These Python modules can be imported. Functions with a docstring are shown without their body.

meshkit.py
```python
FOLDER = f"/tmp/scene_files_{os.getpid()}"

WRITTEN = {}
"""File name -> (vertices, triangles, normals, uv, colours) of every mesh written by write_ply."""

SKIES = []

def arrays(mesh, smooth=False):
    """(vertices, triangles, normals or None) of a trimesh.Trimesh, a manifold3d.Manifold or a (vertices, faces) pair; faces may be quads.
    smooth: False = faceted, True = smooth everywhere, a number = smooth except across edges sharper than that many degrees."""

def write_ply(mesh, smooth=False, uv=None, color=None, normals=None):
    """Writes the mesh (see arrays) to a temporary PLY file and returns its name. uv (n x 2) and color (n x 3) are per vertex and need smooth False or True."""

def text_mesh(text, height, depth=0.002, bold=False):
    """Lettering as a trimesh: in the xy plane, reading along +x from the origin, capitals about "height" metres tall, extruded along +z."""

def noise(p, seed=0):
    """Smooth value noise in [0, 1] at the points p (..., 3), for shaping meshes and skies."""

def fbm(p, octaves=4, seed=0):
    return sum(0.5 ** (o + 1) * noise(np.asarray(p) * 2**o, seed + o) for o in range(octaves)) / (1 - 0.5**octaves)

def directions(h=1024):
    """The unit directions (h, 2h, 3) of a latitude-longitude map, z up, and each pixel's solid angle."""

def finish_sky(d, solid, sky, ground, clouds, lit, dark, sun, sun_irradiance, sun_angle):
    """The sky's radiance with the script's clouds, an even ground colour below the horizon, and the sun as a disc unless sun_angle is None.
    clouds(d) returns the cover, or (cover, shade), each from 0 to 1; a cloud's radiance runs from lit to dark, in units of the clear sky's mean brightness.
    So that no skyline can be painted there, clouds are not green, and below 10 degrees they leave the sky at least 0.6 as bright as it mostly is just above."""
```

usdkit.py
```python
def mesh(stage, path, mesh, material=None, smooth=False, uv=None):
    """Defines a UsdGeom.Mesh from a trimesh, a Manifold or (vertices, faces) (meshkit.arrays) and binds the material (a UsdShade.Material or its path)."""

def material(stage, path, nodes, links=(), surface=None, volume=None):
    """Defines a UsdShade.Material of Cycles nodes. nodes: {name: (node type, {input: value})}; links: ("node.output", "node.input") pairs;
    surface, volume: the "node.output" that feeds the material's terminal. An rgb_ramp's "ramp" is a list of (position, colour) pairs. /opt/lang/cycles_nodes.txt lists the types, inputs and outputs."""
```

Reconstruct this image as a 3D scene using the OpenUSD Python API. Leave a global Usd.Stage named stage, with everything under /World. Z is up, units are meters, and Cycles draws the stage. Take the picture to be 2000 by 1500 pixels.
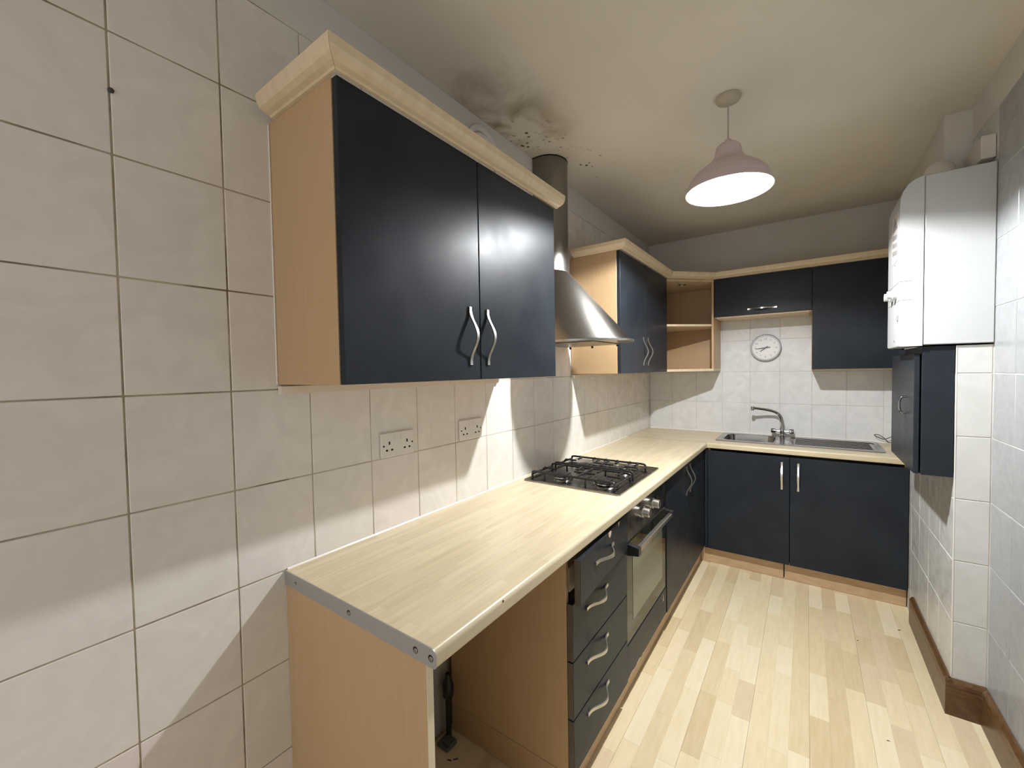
import math, random
import numpy as np, trimesh, manifold3d as m3
from manifold3d import Manifold, CrossSection
from pxr import Usd, UsdGeom, UsdLux, UsdShade, Gf, Sdf
import usdkit, meshkit

random.seed(7)
stage = Usd.Stage.CreateInMemory()
UsdGeom.SetStageUpAxis(stage, UsdGeom.Tokens.z)
UsdGeom.SetStageMetersPerUnit(stage, 1.0)
UsdGeom.Xform.Define(stage, '/World')
UsdGeom.Scope.Define(stage, '/World/Looks')

# ------------------------------------------------------------------ camera, light, exposure
CAM = np.array([1.1982, -0.2387, 1.4541]); YAW, PITCH, ROLL = 0.6198, -0.03164, -0.0170
FPX = 808.2; EXPOSURE = 0.12
BULB_POWER = 4700.0; BULB_COLOR = (0.97, 0.985, 1.0)
AMBIENT = 0.33; AMBIENT_COLOR = (1.0, 0.98, 0.96)

def cam_axes():
    f = np.array([-math.sin(YAW)*math.cos(PITCH), math.cos(YAW)*math.cos(PITCH), math.sin(PITCH)])
    r = np.array([math.cos(YAW), math.sin(YAW), 0.0]); u = np.cross(r, f)
    return (math.cos(ROLL)*r + math.sin(ROLL)*u, -math.sin(ROLL)*r + math.cos(ROLL)*u, f)
_r, _u, _f = cam_axes()
cam = UsdGeom.Camera.Define(stage, '/World/camera')
cam.AddTransformOp().Set(Gf.Matrix4d(*_r, 0, *_u, 0, *(-_f), 0, *CAM, 1))
cam.CreateHorizontalApertureAttr(36.0); cam.CreateVerticalApertureAttr(27.0)
cam.CreateFocalLengthAttr(36.0*FPX/2000.0)
cam.CreateClippingRangeAttr(Gf.Vec2f(0.02, 50)); cam.CreateExposureAttr(EXPOSURE)
# added uniform fill with no seen source, entering the open end behind the camera
dome = UsdLux.DomeLight.Define(stage, '/World/ambient_fill')
dome.CreateColorAttr(Gf.Vec3f(*AMBIENT_COLOR)); dome.CreateIntensityAttr(AMBIENT)

# ------------------------------------------------------------------ main measures
YB, XR, XC, YC, H = 3.652, 1.792, 1.6907, 2.177, 2.5846       # back wall, right wall, chimney breast, ceiling
ZW = 0.9029                                                   # worktop top
TW, TH, TZ = 0.2054, 0.2564, 2.4393                           # tile pitch along, tile pitch up, top of the tiling

# ------------------------------------------------------------------ helpers
used = {}
def numbered(path):
    n = used.get(path, 0); used[path] = n + 1
    return path if n == 0 else f'{path}_{n:03d}'
def setp(p, label=None, cat=None, group=None, kind=None):
    for k, v in (('label', label), ('category', cat), ('group', group), ('kind', kind)):
        if v: p.SetCustomDataByKey(k, v)
    return p
class Thing:
    def __init__(s, name, label=None, cat=None, loc=(0, 0, 0), group=None, kind=None):
        s.path = numbered('/World/' + name); s.loc = np.array(loc, float)
        x = UsdGeom.Xform.Define(stage, s.path); x.AddTranslateOp().Set(Gf.Vec3d(*map(float, loc)))
        s.prim = setp(x.GetPrim(), label, cat, group, kind)
    def add(s, name, mesh, mat, parent=None, smooth=False, label=None, kind=None):
        base = parent if parent else s.path
        path = numbered(f'{base}/{name}')
        v, f, n = meshkit.arrays(mesh, smooth)
        m = usdkit.mesh(stage, path, (v - s.loc, f), mat)
        if n is not None:
            m.CreateNormalsAttr([Gf.Vec3f(*map(float, q)) for q in n]); m.SetNormalsInterpolation('vertex')
        setp(m.GetPrim(), label, kind=kind)
        return path
def single(name, mesh, mat, label=None, cat=None, smooth=False, group=None, kind=None, loc=None):
    v, f, n = meshkit.arrays(mesh, smooth)
    loc = np.array(loc if loc is not None else [(v[:, 0].min()+v[:, 0].max())/2, (v[:, 1].min()+v[:, 1].max())/2, v[:, 2].min()])
    m = usdkit.mesh(stage, numbered('/World/' + name), (v - loc, f), mat)
    if n is not None:
        m.CreateNormalsAttr([Gf.Vec3f(*map(float, q)) for q in n]); m.SetNormalsInterpolation('vertex')
    m.AddTranslateOp().Set(Gf.Vec3d(*map(float, loc)))
    return setp(m.GetPrim(), label, cat, group, kind)
def cat(*ms):
    return trimesh.util.concatenate([tm(m) for m in ms])
def tm(m):
    if isinstance(m, trimesh.Trimesh): return m
    v, f, _ = meshkit.arrays(m); return trimesh.Trimesh(v, f, process=False)
_hull = None
def box(x0, x1, y0, y1, z0, z1, b=0.0012):
    """a box with chamfered edges (44 triangles), or a plain one with b=0"""
    global _hull
    x0, x1 = min(x0, x1), max(x0, x1); y0, y1 = min(y0, y1), max(y0, y1); z0, z1 = min(z0, z1), max(z0, z1)
    if b <= 0:
        return trimesh.creation.box(bounds=[[x0, y0, z0], [x1, y1, z1]])
    b = min(b, (x1-x0)*.4, (y1-y0)*.4, (z1-z0)*.4)
    S = [(i, j, k, a) for i in (0, 1) for j in (0, 1) for k in (0, 1) for a in (0, 1, 2)]
    if _hull is None:
        pts = np.array([[(1-2*i)*(0 if a == 0 else -.2) + i, (1-2*j)*(0 if a == 1 else -.2) + j, (1-2*k)*(0 if a == 2 else -.2) + k] for i, j, k, a in S])
        pts = np.array([[i + (1-2*i)*(0 if a == 0 else .2), j + (1-2*j)*(0 if a == 1 else .2), k + (1-2*k)*(0 if a == 2 else .2)] for i, j, k, a in S])
        h = trimesh.convex.convex_hull(pts)
        idx = [int(np.argmin(np.abs(pts - v).sum(1))) for v in h.vertices]
        _hull = np.array(idx)[h.faces]
    lo, d = np.array([x0, y0, z0]), np.array([x1-x0, y1-y0, z1-z0])
    pts = np.array([[(d[0] if i else 0) + (1-2*i)*(0 if a == 0 else b), (d[1] if j else 0) + (1-2*j)*(0 if a == 1 else b), (d[2] if k else 0) + (1-2*k)*(0 if a == 2 else b)] for i, j, k, a in S]) + lo
    return trimesh.Trimesh(pts, _hull, process=False)
def lathe(profile, n=40, at=(0, 0, 0), axis='z', a0=0.0):
    """revolve (radius, height) pairs about an axis"""
    p = np.array(profile, float)
    ang = a0 + np.arange(n)*2*math.pi/n
    v = np.stack([p[:, None, 0]*np.cos(ang), p[:, None, 0]*np.sin(ang), np.repeat(p[:, None, 1], n, 1)], -1).reshape(-1, 3)
    f = []
    for i in range(len(p)-1):
        for j in range(n):
            a, b, c, d = i*n+j, i*n+(j+1) % n, (i+1)*n+(j+1) % n, (i+1)*n+j
            if p[i, 0] > 1e-9: f.append((a, b, c))
            if p[i+1, 0] > 1e-9: f.append((a, c, d))
    if axis == 'x': v = v[:, [2, 0, 1]]
    if axis == 'y': v = v[:, [1, 2, 0]]
    return trimesh.Trimesh(v + np.array(at), f, process=False)
def cyl(p0, p1, r, n=20, b=0.0):
    p0, p1 = np.array(p0, float), np.array(p1, float); L = np.linalg.norm(p1-p0)
    pr = [(0, 0), (r, 0), (r, L), (0, L)] if b <= 0 else [(0, 0), (r-b, 0), (r, b), (r, L-b), (r-b, L), (0, L)]
    m = lathe(pr, n); m.apply_transform(trimesh.geometry.align_vectors([0, 0, 1], (p1-p0)/L)); m.apply_translation(p0)
    return m
def tube(pts, r, n=10, closed=False):
    p = np.array(pts, float); N = len(p)
    if closed: t = np.roll(p, -1, 0) - np.roll(p, 1, 0)
    else: t = np.gradient(p, axis=0)
    t /= np.linalg.norm(t, axis=1, keepdims=True)
    u = np.cross(t[0], [0, 0, 1.0] if abs(t[0][2]) < .9 else [1.0, 0, 0]); u /= np.linalg.norm(u)
    r = np.broadcast_to(np.array(r, float), (N,)); V = []
    for i in range(N):
        u = u - t[i]*np.dot(u, t[i]); u /= np.linalg.norm(u); w = np.cross(t[i], u)
        a = np.arange(n)*2*math.pi/n
        V.append(p[i] + r[i]*(np.cos(a)[:, None]*u + np.sin(a)[:, None]*w))
    V = np.vstack(V); F = []
    for i in range(N if closed else N-1):
        k = (i+1) % N
        for j in range(n):
            a, b, c, d = i*n+j, i*n+(j+1) % n, k*n+(j+1) % n, k*n+j
            F += [(a, b, c), (a, c, d)]
    if not closed:
        V = np.vstack([V, p[0], p[-1]])
        for j in range(n):
            F += [(len(V)-2, (j+1) % n, j), (len(V)-1, (N-1)*n+j, (N-1)*n+(j+1) % n)]
    return trimesh.Trimesh(V, F, process=False)
def smooth_path(pts, k=8):
    """Catmull-Rom through the points"""
    p = np.array(pts, float); q = np.vstack([2*p[0]-p[1], p, 2*p[-1]-p[-2]]); out = []
    for i in range(1, len(q)-2):
        for s in np.arange(k)/k:
            a, b, c, d = q[i-1], q[i], q[i+1], q[i+2]
            out.append(.5*((2*b) + (c-a)*s + (2*a-5*b+4*c-d)*s*s + (3*b-a-3*c+d)*s**3))
    return np.array(out + [p[-1]])
def prism(poly, h0, h1, plane='xy'):
    """extrude a polygon; plane 'xz' extrudes along y, 'yz' along x, 'xy' along z"""
    poly = [tuple(map(float, q)) for q in poly]
    area = sum(a[0]*b[1]-b[0]*a[1] for a, b in zip(poly, poly[1:] + poly[:1]))
    if area < 0: poly = poly[::-1]
    m = tm(CrossSection([poly]).extrude(h1-h0)); v = np.array(m.vertices); v[:, 2] += h0; f = m.faces
    if plane == 'xz': v = v[:, [0, 2, 1]]; f = f[:, ::-1]
    if plane == 'yz': v = v[:, [2, 0, 1]]
    return trimesh.Trimesh(v, f, process=False)
def rrect(x0, x1, y0, y1, r, n=6):
    out = []
    for cx, cy, a in ((x1-r, y1-r, 0), (x0+r, y1-r, 90), (x0+r, y0+r, 180), (x1-r, y0+r, 270)):
        for i in range(n+1):
            t = math.radians(a + 90*i/n); out.append((cx + r*math.cos(t), cy + r*math.sin(t)))
    return out
def loft(sections, cap=True, close=True):
    n = len(sections[0]); V = np.vstack([np.array(s, float) for s in sections]); F = []
    for i in range(len(sections)-1):
        for j in range(n if close else n-1):
            a, b, c, d = i*n+j, i*n+(j+1) % n, (i+1)*n+(j+1) % n, (i+1)*n+j
            F += [(a, b, c), (a, c, d)]
    if cap:
        for base, flip in ((0, True), ((len(sections)-1)*n, False)):
            V = np.vstack([V, V[base:base+n].mean(0)])
            for j in range(n):
                t = (len(V)-1, base+j, base+(j+1) % n); F.append(t[::-1] if flip else t)
    return trimesh.Trimesh(V, F, process=False)
def hullpts(*pts):
    return trimesh.convex.convex_hull(np.array(pts, float))

# ------------------------------------------------------------------ materials
def M(name, nodes, links, surface='p.BSDF'):
    return usdkit.material(stage, '/World/Looks/' + name, nodes, links, surface=surface)
POS = {'g': ('geometry', {})}
def plain(name, col, rough=.5, metal=0.0, spec=.5, **kw):
    return M(name, {'p': ('principled_bsdf', dict(base_color=col, roughness=rough, metallic=metal, specular_ior_level=spec, **kw))}, [])
def mottled(name, c1, c2, scale=6, rough=.4, rough2=None, bump=0.0, bscale=60, metal=0.0, spec=.5, stretch=(1, 1, 1), lo=.35, hi=.65, detail=4, distortion=0.0, **kw):
    """two tones mixed by noise over the surface, with a fine bump"""
    n = {**POS, 'm': ('mapping', {'scale': stretch}), 'n': ('noise_texture', {'scale': scale, 'detail': detail, 'distortion': distortion}),
         'r': ('rgb_ramp', {'ramp': [(lo, c1), (hi, c2)]}),
         'p': ('principled_bsdf', dict(roughness=rough, metallic=metal, specular_ior_level=spec, **kw))}
    l = [('g.position', 'm.vector'), ('m.vector', 'n.vector'), ('n.fac', 'r.fac'), ('r.color', 'p.base_color')]
    if rough2 is not None:
        n['q'] = ('map_range', {'from_min': .3, 'from_max': .7, 'to_min': rough, 'to_max': rough2}); l += [('n.fac', 'q.value'), ('q.result', 'p.roughness')]
    if bump:
        n['b'] = ('noise_texture', {'scale': bscale, 'detail': 3}); n['bb'] = ('bump', {'strength': bump, 'distance': .002})
        l += [('m.vector', 'b.vector'), ('b.fac', 'bb.height'), ('bb.normal', 'p.normal')]
    return M(name, n, l)
TILE = [mottled(f'tile_glaze_{i}', c1, c2, scale=9, rough=.2, rough2=.34, bump=.22, bscale=24, distortion=1.2) for i, (c1, c2) in enumerate([
    ((.72, .675, .63), (.765, .72, .675)), ((.71, .68, .63), (.755, .725, .675)), ((.725, .67, .635), (.77, .715, .68)), ((.70, .67, .62), (.75, .715, .665))])]
TILE_R = [mottled(f'lamp_dimmed_tile_glaze_{i}', c1, c2, scale=9, rough=.24, rough2=.38, bump=.2, bscale=24, distortion=1.2) for i, (c1, c2) in enumerate([  # whitish right-wall tiles, colour darkened to offset the strong lamp light on them
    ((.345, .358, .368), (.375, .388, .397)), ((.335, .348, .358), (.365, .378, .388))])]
TILE_B = [mottled('breast_tile_glaze', (.65, .65, .63), (.70, .70, .68), scale=9, rough=.24, rough2=.38, bump=.2, bscale=24, distortion=1.2)]
TILE_W = [mottled(f'white_tile_glaze_{i}', c1, c2, scale=9, rough=.22, rough2=.36, bump=.2, bscale=24, distortion=1.2) for i, (c1, c2) in enumerate([
    ((.69, .69, .68), (.74, .74, .73)), ((.67, .675, .67), (.73, .73, .725)), ((.70, .695, .685), (.75, .745, .735))])]
GROUT = mottled('grout_aged', (.20, .15, .095), (.47, .41, .31), scale=5, rough=.9, lo=.38, hi=.6)
GROUT_L = mottled('grout_light', (.40, .34, .26), (.62, .57, .49), scale=5, rough=.9)
GROUT_W = mottled('grout_pale', (.56, .55, .52), (.68, .67, .645), scale=5, rough=.9)
PLASTER = mottled('plaster_paint', (.66, .625, .575), (.70, .665, .615), scale=3, rough=.85, bump=.15, bscale=40)
PLASTER_BARE = mottled('plaster_bare', (.40, .385, .37), (.48, .46, .44), scale=7, rough=.9)
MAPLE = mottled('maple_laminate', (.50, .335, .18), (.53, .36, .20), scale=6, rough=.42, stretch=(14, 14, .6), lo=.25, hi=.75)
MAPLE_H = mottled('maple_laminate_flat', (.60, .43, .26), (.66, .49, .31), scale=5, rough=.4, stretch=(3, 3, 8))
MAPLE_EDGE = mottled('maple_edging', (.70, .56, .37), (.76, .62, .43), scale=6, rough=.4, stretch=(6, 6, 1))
PALE_EDGE = plain('pale_edging', (.78, .69, .52), .45)
PLINTHM = mottled('beech_plinth', (.50, .34, .195), (.58, .41, .25), scale=6, rough=.45, stretch=(2, 2, 9))
PAINT = mottled('dark_paint', (.0172, .0208, .0265), (.0232, .028, .035), scale=5, rough=.32, rough2=.42, bump=.05, bscale=18, spec=.13)
PAINT_EDGE = mottled('dark_paint_edge', (.10, .075, .055), (.15, .115, .085), scale=9, rough=.5)
CHIP = plain('bare_chip', (.62, .45, .33), .7)
STEEL = M('brushed_steel', {'tg': ('tangent', {'direction_type': 'radial', 'axis': 'z'}), 'p': ('principled_bsdf', dict(base_color=(.25, .24, .222), metallic=1.0, roughness=.30, anisotropic=.7))}, [('tg.tangent', 'p.tangent')])
RIMM = plain('steel_rim', (.40, .39, .37), .3, 1.0)
SINKM = mottled('sink_steel', (.29, .285, .275), (.34, .335, .325), scale=8, rough=.13, rough2=.22, metal=1.0)
HANDLEM = plain('satin_nickel', (.62, .60, .55), .32, 1.0)
CHROME = plain('chrome', (.40, .40, .41), .1, 1.0)
JOINTM = plain('worktop_joint', (.16, .11, .06), .6)
ALU = plain('aluminium_strip', (.42, .41, .40), .5, .55)
BLACK = plain('black_iron', (.012, .012, .012), .42)
ENAMEL = plain('black_enamel', (.02, .02, .019), .2)
PANM = mottled('hob_steel', (.13, .125, .115), (.20, .19, .175), scale=12, rough=.22, rough2=.4, metal=1.0)
HOBRIM = mottled('hob_rim_steel', (.22, .21, .195), (.30, .285, .265), scale=10, rough=.26, rough2=.38, metal=1.0)
TRAYM = mottled('hob_tray', (.045, .043, .038), (.10, .095, .085), scale=12, rough=.2, rough2=.34, metal=.8)
BLACKP = plain('black_plastic', (.015, .015, .016), .35)
WHITEP = plain('white_plastic', (.74, .70, .67), .35)
BOILERW = plain('boiler_enamel', (.56, .575, .58), .35)
GREYP = plain('grey_mark', (.30, .28, .27), .5)
MARKP = plain('clock_mark', (.05, .05, .05), .5)
DARKVOID = plain('dark_recess', (.008, .008, .008), .8)
SKIRT = mottled('stained_skirting', (.085, .042, .014), (.135, .068, .026), scale=6, rough=.35, stretch=(6, 6, 14))
CREAM = plain('cream_batten_paint', (.74, .66, .57), .5)
SEALM = plain('white_sealant', (.80, .77, .72), .4)
SHADE_OUT = mottled('shade_fabric_paint', (.58, .48, .48), (.64, .53, .53), scale=30, rough=.6, stretch=(.2, .2, 3))
SHADE_IN = plain('shade_white_inside', (.88, .88, .86), .5)
ROSEM = plain('ceiling_rose_plastic', (.46, .40, .31), .4)
CORDM = plain('lamp_cord', (.42, .38, .33), .6)
GLASS = M('oven_glass', {'p': ('principled_bsdf', dict(base_color=(.022, .022, .015), roughness=.07, specular_ior_level=.35))}, [])
GLASS_IN = M('oven_window', {'p': ('principled_bsdf', dict(base_color=(.13, .135, .095), roughness=.15, specular_ior_level=.8))}, [])
CLOCKGLASS = M('clock_glass', {'t': ('transparent_bsdf', {}), 'gl': ('glossy_bsdf', dict(roughness=.03, color=(.9, .9, .9))), 'fr': ('fresnel', {'IOR': 1.45}), 'mx': ('mix_closure', {})},
               [('fr.fac', 'mx.fac'), ('t.BSDF', 'mx.closure1'), ('gl.BSDF', 'mx.closure2')], surface='mx.closure')
BULBM = M('bulb_glow', {'e': ('emission', dict(color=BULB_COLOR, strength=BULB_POWER))}, [], surface='e.emission')
FLOORM = [mottled(f'floor_strip_{i}', c1, c2, scale=7, rough=.34, rough2=.44, stretch=(9, 1.0, 1), bump=.03, bscale=40) for i, (c1, c2) in enumerate([
    ((.73, .61, .385), (.77, .655, .43)), ((.675, .55, .33), (.72, .595, .375)), ((.775, .67, .45), (.81, .71, .50)), ((.615, .485, .285), (.665, .535, .33)), ((.75, .635, .41), (.79, .68, .46)), ((.66, .53, .345), (.70, .57, .385))])]

def worktop_mat(name, along_y=True):
    """printed butcher-block pattern: staggered staves with grain"""
    rot = (0, 0, math.pi/2) if along_y else (0, 0, 0)
    n = {**POS, 'm': ('mapping', {'rotation': rot, 'scale': (1, 1, 0)}),
         'br': ('brick_texture', {'color1': (.60, .51, .335), 'color2': (.68, .59, .41), 'mortar': (.61, .52, .345), 'scale': 1.0, 'mortar_size': .0006, 'brick_width': .26, 'row_height': .027, 'offset': .37, 'offset_frequency': 2, 'bias': 0.0}),
         'm2': ('mapping', {'scale': (90, 4, 1) if along_y else (4, 90, 1)}), 'gr': ('noise_texture', {'scale': 1.0, 'detail': 5}),
         'gm': ('map_range', {'from_min': .3, 'from_max': .7, 'to_min': .90, 'to_max': 1.06}), 'cc': ('combine_color', {}),
         'mx': ('mix_color', {'blend_type': 'multiply', 'fac': 1.0}),
         'p': ('principled_bsdf', dict(roughness=.33, specular_ior_level=.5))}
    l = [('g.position', 'm.vector'), ('m.vector', 'br.vector'), ('g.position', 'm2.vector'), ('m2.vector', 'gr.vector'), ('gr.fac', 'gm.value'), ('gm.result', 'cc.r'), ('gm.result', 'cc.g'), ('gm.result', 'cc.b'),
         ('br.color', 'mx.a'), ('cc.color', 'mx.b'), ('mx.result', 'p.base_color')]
    return M(name, n, l)
WORKTOP = worktop_mat('worktop_print'); WORKTOP_X = worktop_mat('worktop_print_across', False)

def ceiling_mat():
    """off-white paint with a brown damp stain and black mould specks by the cooker hood's pipe"""
    def ball(key, loc, r0, r1, sc=(1, 1, 1)):
        return ({f'{key}m': ('mapping', {'location': tuple(-a*b for a, b in zip(loc, sc)), 'scale': sc}), f'{key}l': ('vector_math', {'math_type': 'length'}),
                 f'{key}r': ('map_range', {'from_min': r0, 'from_max': r1, 'to_min': 1.0, 'to_max': 0.0, 'clamp': True})},
                [('g.position', f'{key}m.vector'), (f'{key}m.vector', f'{key}l.vector1'), (f'{key}l.value', f'{key}r.value')])
    n = {**POS, 'n': ('noise_texture', {'scale': 2.5, 'detail': 5}), 'base': ('rgb_ramp', {'ramp': [(.3, (.68, .635, .55)), (.7, (.74, .695, .61))]}),
         'sn': ('noise_texture', {'scale': 5.5, 'detail': 6, 'distortion': .6}), 'st': ('map_range', {'from_min': .42, 'from_max': .62, 'to_min': .12, 'to_max': .85, 'clamp': True}),
         'sm': ('math', {'math_type': 'multiply'}), 'c1': ('mix_color', {'b': (.25, .19, .10)}),
         'vo': ('voronoi_texture', {'scale': 30, 'randomness': 1.0}), 'vs': ('map_range', {'from_min': .17, 'from_max': .32, 'to_min': 1.0, 'to_max': 0.0, 'clamp': True}),
         'vn': ('noise_texture', {'scale': 14, 'detail': 2}), 'vt': ('map_range', {'from_min': .47, 'from_max': .53, 'to_min': 0, 'to_max': 1, 'clamp': True}),
         'k1': ('math', {'math_type': 'multiply'}), 'k2': ('math', {'math_type': 'multiply'}), 'c2': ('mix_color', {'b': (.035, .028, .015)}),
         'ad': ('math', {'math_type': 'maximum'}),
         'b': ('noise_texture', {'scale': 35, 'detail': 3}), 'bb': ('bump', {'strength': .12, 'distance': .003}),
         'p': ('principled_bsdf', dict(roughness=.85))}
    l = [('g.position', 'n.vector'), ('n.fac', 'base.fac'), ('g.position', 'sn.vector'), ('sn.fac', 'st.value'), ('g.position', 'vo.vector'), ('vo.distance', 'vs.value'), ('g.position', 'vn.vector'), ('vn.fac', 'vt.value'),
         ('g.position', 'b.vector'), ('b.fac', 'bb.height'), ('bb.normal', 'p.normal')]
    for key, loc, r0, r1, sc in (('a', (.09, 1.33, H), .10, .40, (1.3, .8, 1)), ('d', (.09, 1.52, H), .05, .20, (1, .7, 1)), ('e', (.21, 1.90, H), .05, .17, (1.2, .8, 1))):
        nn, ll = ball(key, loc, r0, r1, sc); n.update(nn); l += ll
    l += [('st.result', 'sm.value1'), ('ar.result', 'sm.value2'), ('base.color', 'c1.a'), ('sm.value', 'c1.fac'),
          ('dr.result', 'ad.value1'), ('er.result', 'ad.value2'), ('vs.result', 'k1.value1'), ('vt.result', 'k1.value2'), ('k1.value', 'k2.value1'), ('ad.value', 'k2.value2'),
          ('c1.result', 'c2.a'), ('k2.value', 'c2.fac'), ('c2.result', 'p.base_color')]
    return M('ceiling_paint', n, l)
CEIL = ceiling_mat()

# ------------------------------------------------------------------ the setting
def tiled(th, origin, uax, nax, us, vs, mats, limit, grout=.0034, skip=None, rng=random.Random(3), thick=.0065):
    """tiles as parts: u along the wall (axis index uax), v up; outer face at coordinate origin on axis |nax|, facing sign(nax)"""
    ax = abs(nax) - 1; sg = 1 if nax > 0 else -1
    for v0, v1 in zip(vs[:-1], vs[1:]):
        for u0, u1 in zip(us[:-1], us[1:]):
            a0, a1, b0, b1 = u0 + grout/2, u1 - grout/2, min(v0, v1) + grout/2, max(v0, v1) - grout/2
            a0, a1, b0, b1 = max(a0, limit[0]), min(a1, limit[1]), max(b0, limit[2]), min(b1, limit[3])
            if a1 - a0 < .012 or b1 - b0 < .012 or (skip and skip(a0, a1, b0, b1)): continue
            o = origin + rng.uniform(-.0004, .0004)
            lo, hi = [0, 0, 0], [0, 0, 0]
            lo[ax], hi[ax] = (o - thick, o) if sg > 0 else (o, o + thick)
            lo[uax], hi[uax], lo[2], hi[2] = a0, a1, b0, b1
            m = box(lo[0], hi[0], lo[1], hi[1], lo[2], hi[2], .0014)
            c = np.array([(lo[i]+hi[i])/2 for i in range(3)]); w1, w2 = rng.gauss(0, .0022), rng.gauss(0, .0022)
            v = np.array(m.vertices) - c; v[:, ax] += w1*v[:, uax] + w2*v[:, 2]; m.vertices = v + c
            th.add('tile', m, rng.choice(mats))

floor = Thing('floor', kind='structure')
floor.add('subfloor', box(-.1, 1.95, -1.4, 3.75, -.08, -.0085, 0), PLINTHM)
rf = random.Random(11)
sw = .0667
for i in range(-1, 28):
    x0 = i*sw + .012; x1 = x0 + sw - (.0006 if i % 3 == 2 else .0001)
    if x1 < .02 or x0 > XR - .01: continue
    y = .3 - rf.uniform(0, .35)
    while y < 3.12:
        L = rf.choice([.24, .3, .36, .42, .48]); y1 = min(y + L, 3.14)
        vis = (x1 > .50 or y < .96)
        if vis and y1 - y > .02:
            floor.add('plank', box(max(x0, .003), min(x1, XR-.002), max(y, .1), y1 - .0002, -.008, 0, .0003), rf.choice(FLOORM))
        y = y1
floor.add('bare_boarding', box(.0, XR, -1.4, .098, -.008, 0, 0), FLOORM[1])

single('ceiling', box(-.1, 1.95, -1.4, 3.75, H, H + .06, 0), CEIL, kind='structure')

wl = Thing('wall_left', kind='structure')
wl.add('plaster', box(-.1, -.0001, -1.4, 3.75, TZ, H - .0005, 0), PLASTER)
wl.add('grout_bed', box(-.1, -.0016, -1.4, .34, 0, TZ, 0), GROUT)
wl.add('grout_bed', box(-.1, -.0016, .34, 3.75, 0, TZ, 0), GROUT_L)
wl.add('plaster', box(-.0016, .002, .347, .94, .001, .858, 0), PLASTER_BARE, label='bare grey plaster inside the appliance gap')
us = [k*TW for k in range(-6, 19)]; vs = [TZ - j*TH for j in range(0, 11)]
def skip_left(a0, a1, b0, b1):
    if a0 > .335 and b1 < .88: return True                      # behind the base units
    return False
tiled(wl, 0.0, 1, 1, us, vs, TILE, (-.9, YB - .008, .002, TZ), skip=skip_left)

wb = Thing('wall_back', kind='structure')
wb.add('plaster', box(-.0999, 1.95, YB + .0001, 3.75, TZ - TH, H - .0005, 0), PLASTER)
wb.add('grout_bed', box(-.0999, 1.95, YB + .0016, 3.7499, 0, TZ - TH, 0), GROUT_W)
tiled(wb, YB, 0, -2, [-.0036 + k*.2054 for k in range(0, 10)], [TZ - j*TH for j in range(1, 7)], TILE_W, (.008, XC - .008, .86, TZ - TH - .001))

wr = Thing('wall_right', kind='structure')
wr.add('grout_bed', box(XR + .0016, 1.95, -1.4, 3.75, 0, TZ, 0), GROUT_W)
wr.add('plaster', box(XR + .0001, 1.95, -1.4, 3.75, TZ, H - .0005, 0), PLASTER)
wr.add('breast', box(XC + .0016, XR + .0015, YC + .0016, YB, 0, 1.527, 0), GROUT_W, label='boxed-out lower wall beside the sink units')
wr.add('breast', box(XC + .012, XR + .0015, 2.487, YB, 1.5275, H - .0005, 0), PLASTER, label='plastered upper wall behind the boiler')
wr.add('boxing', box(1.752, XR, 2.19, 2.42, 2.2555, 2.345, .002), PLASTER)
usr = [YC - .006 - k*TW for k in range(0, 15)][::-1]
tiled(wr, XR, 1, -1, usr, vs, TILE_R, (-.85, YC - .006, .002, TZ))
tiled(wr, YC, 0, -2, [XC + .0009, XR - .0005], vs, TILE_B, (XC + .002, XR - .002, .002, 1.527))
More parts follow.
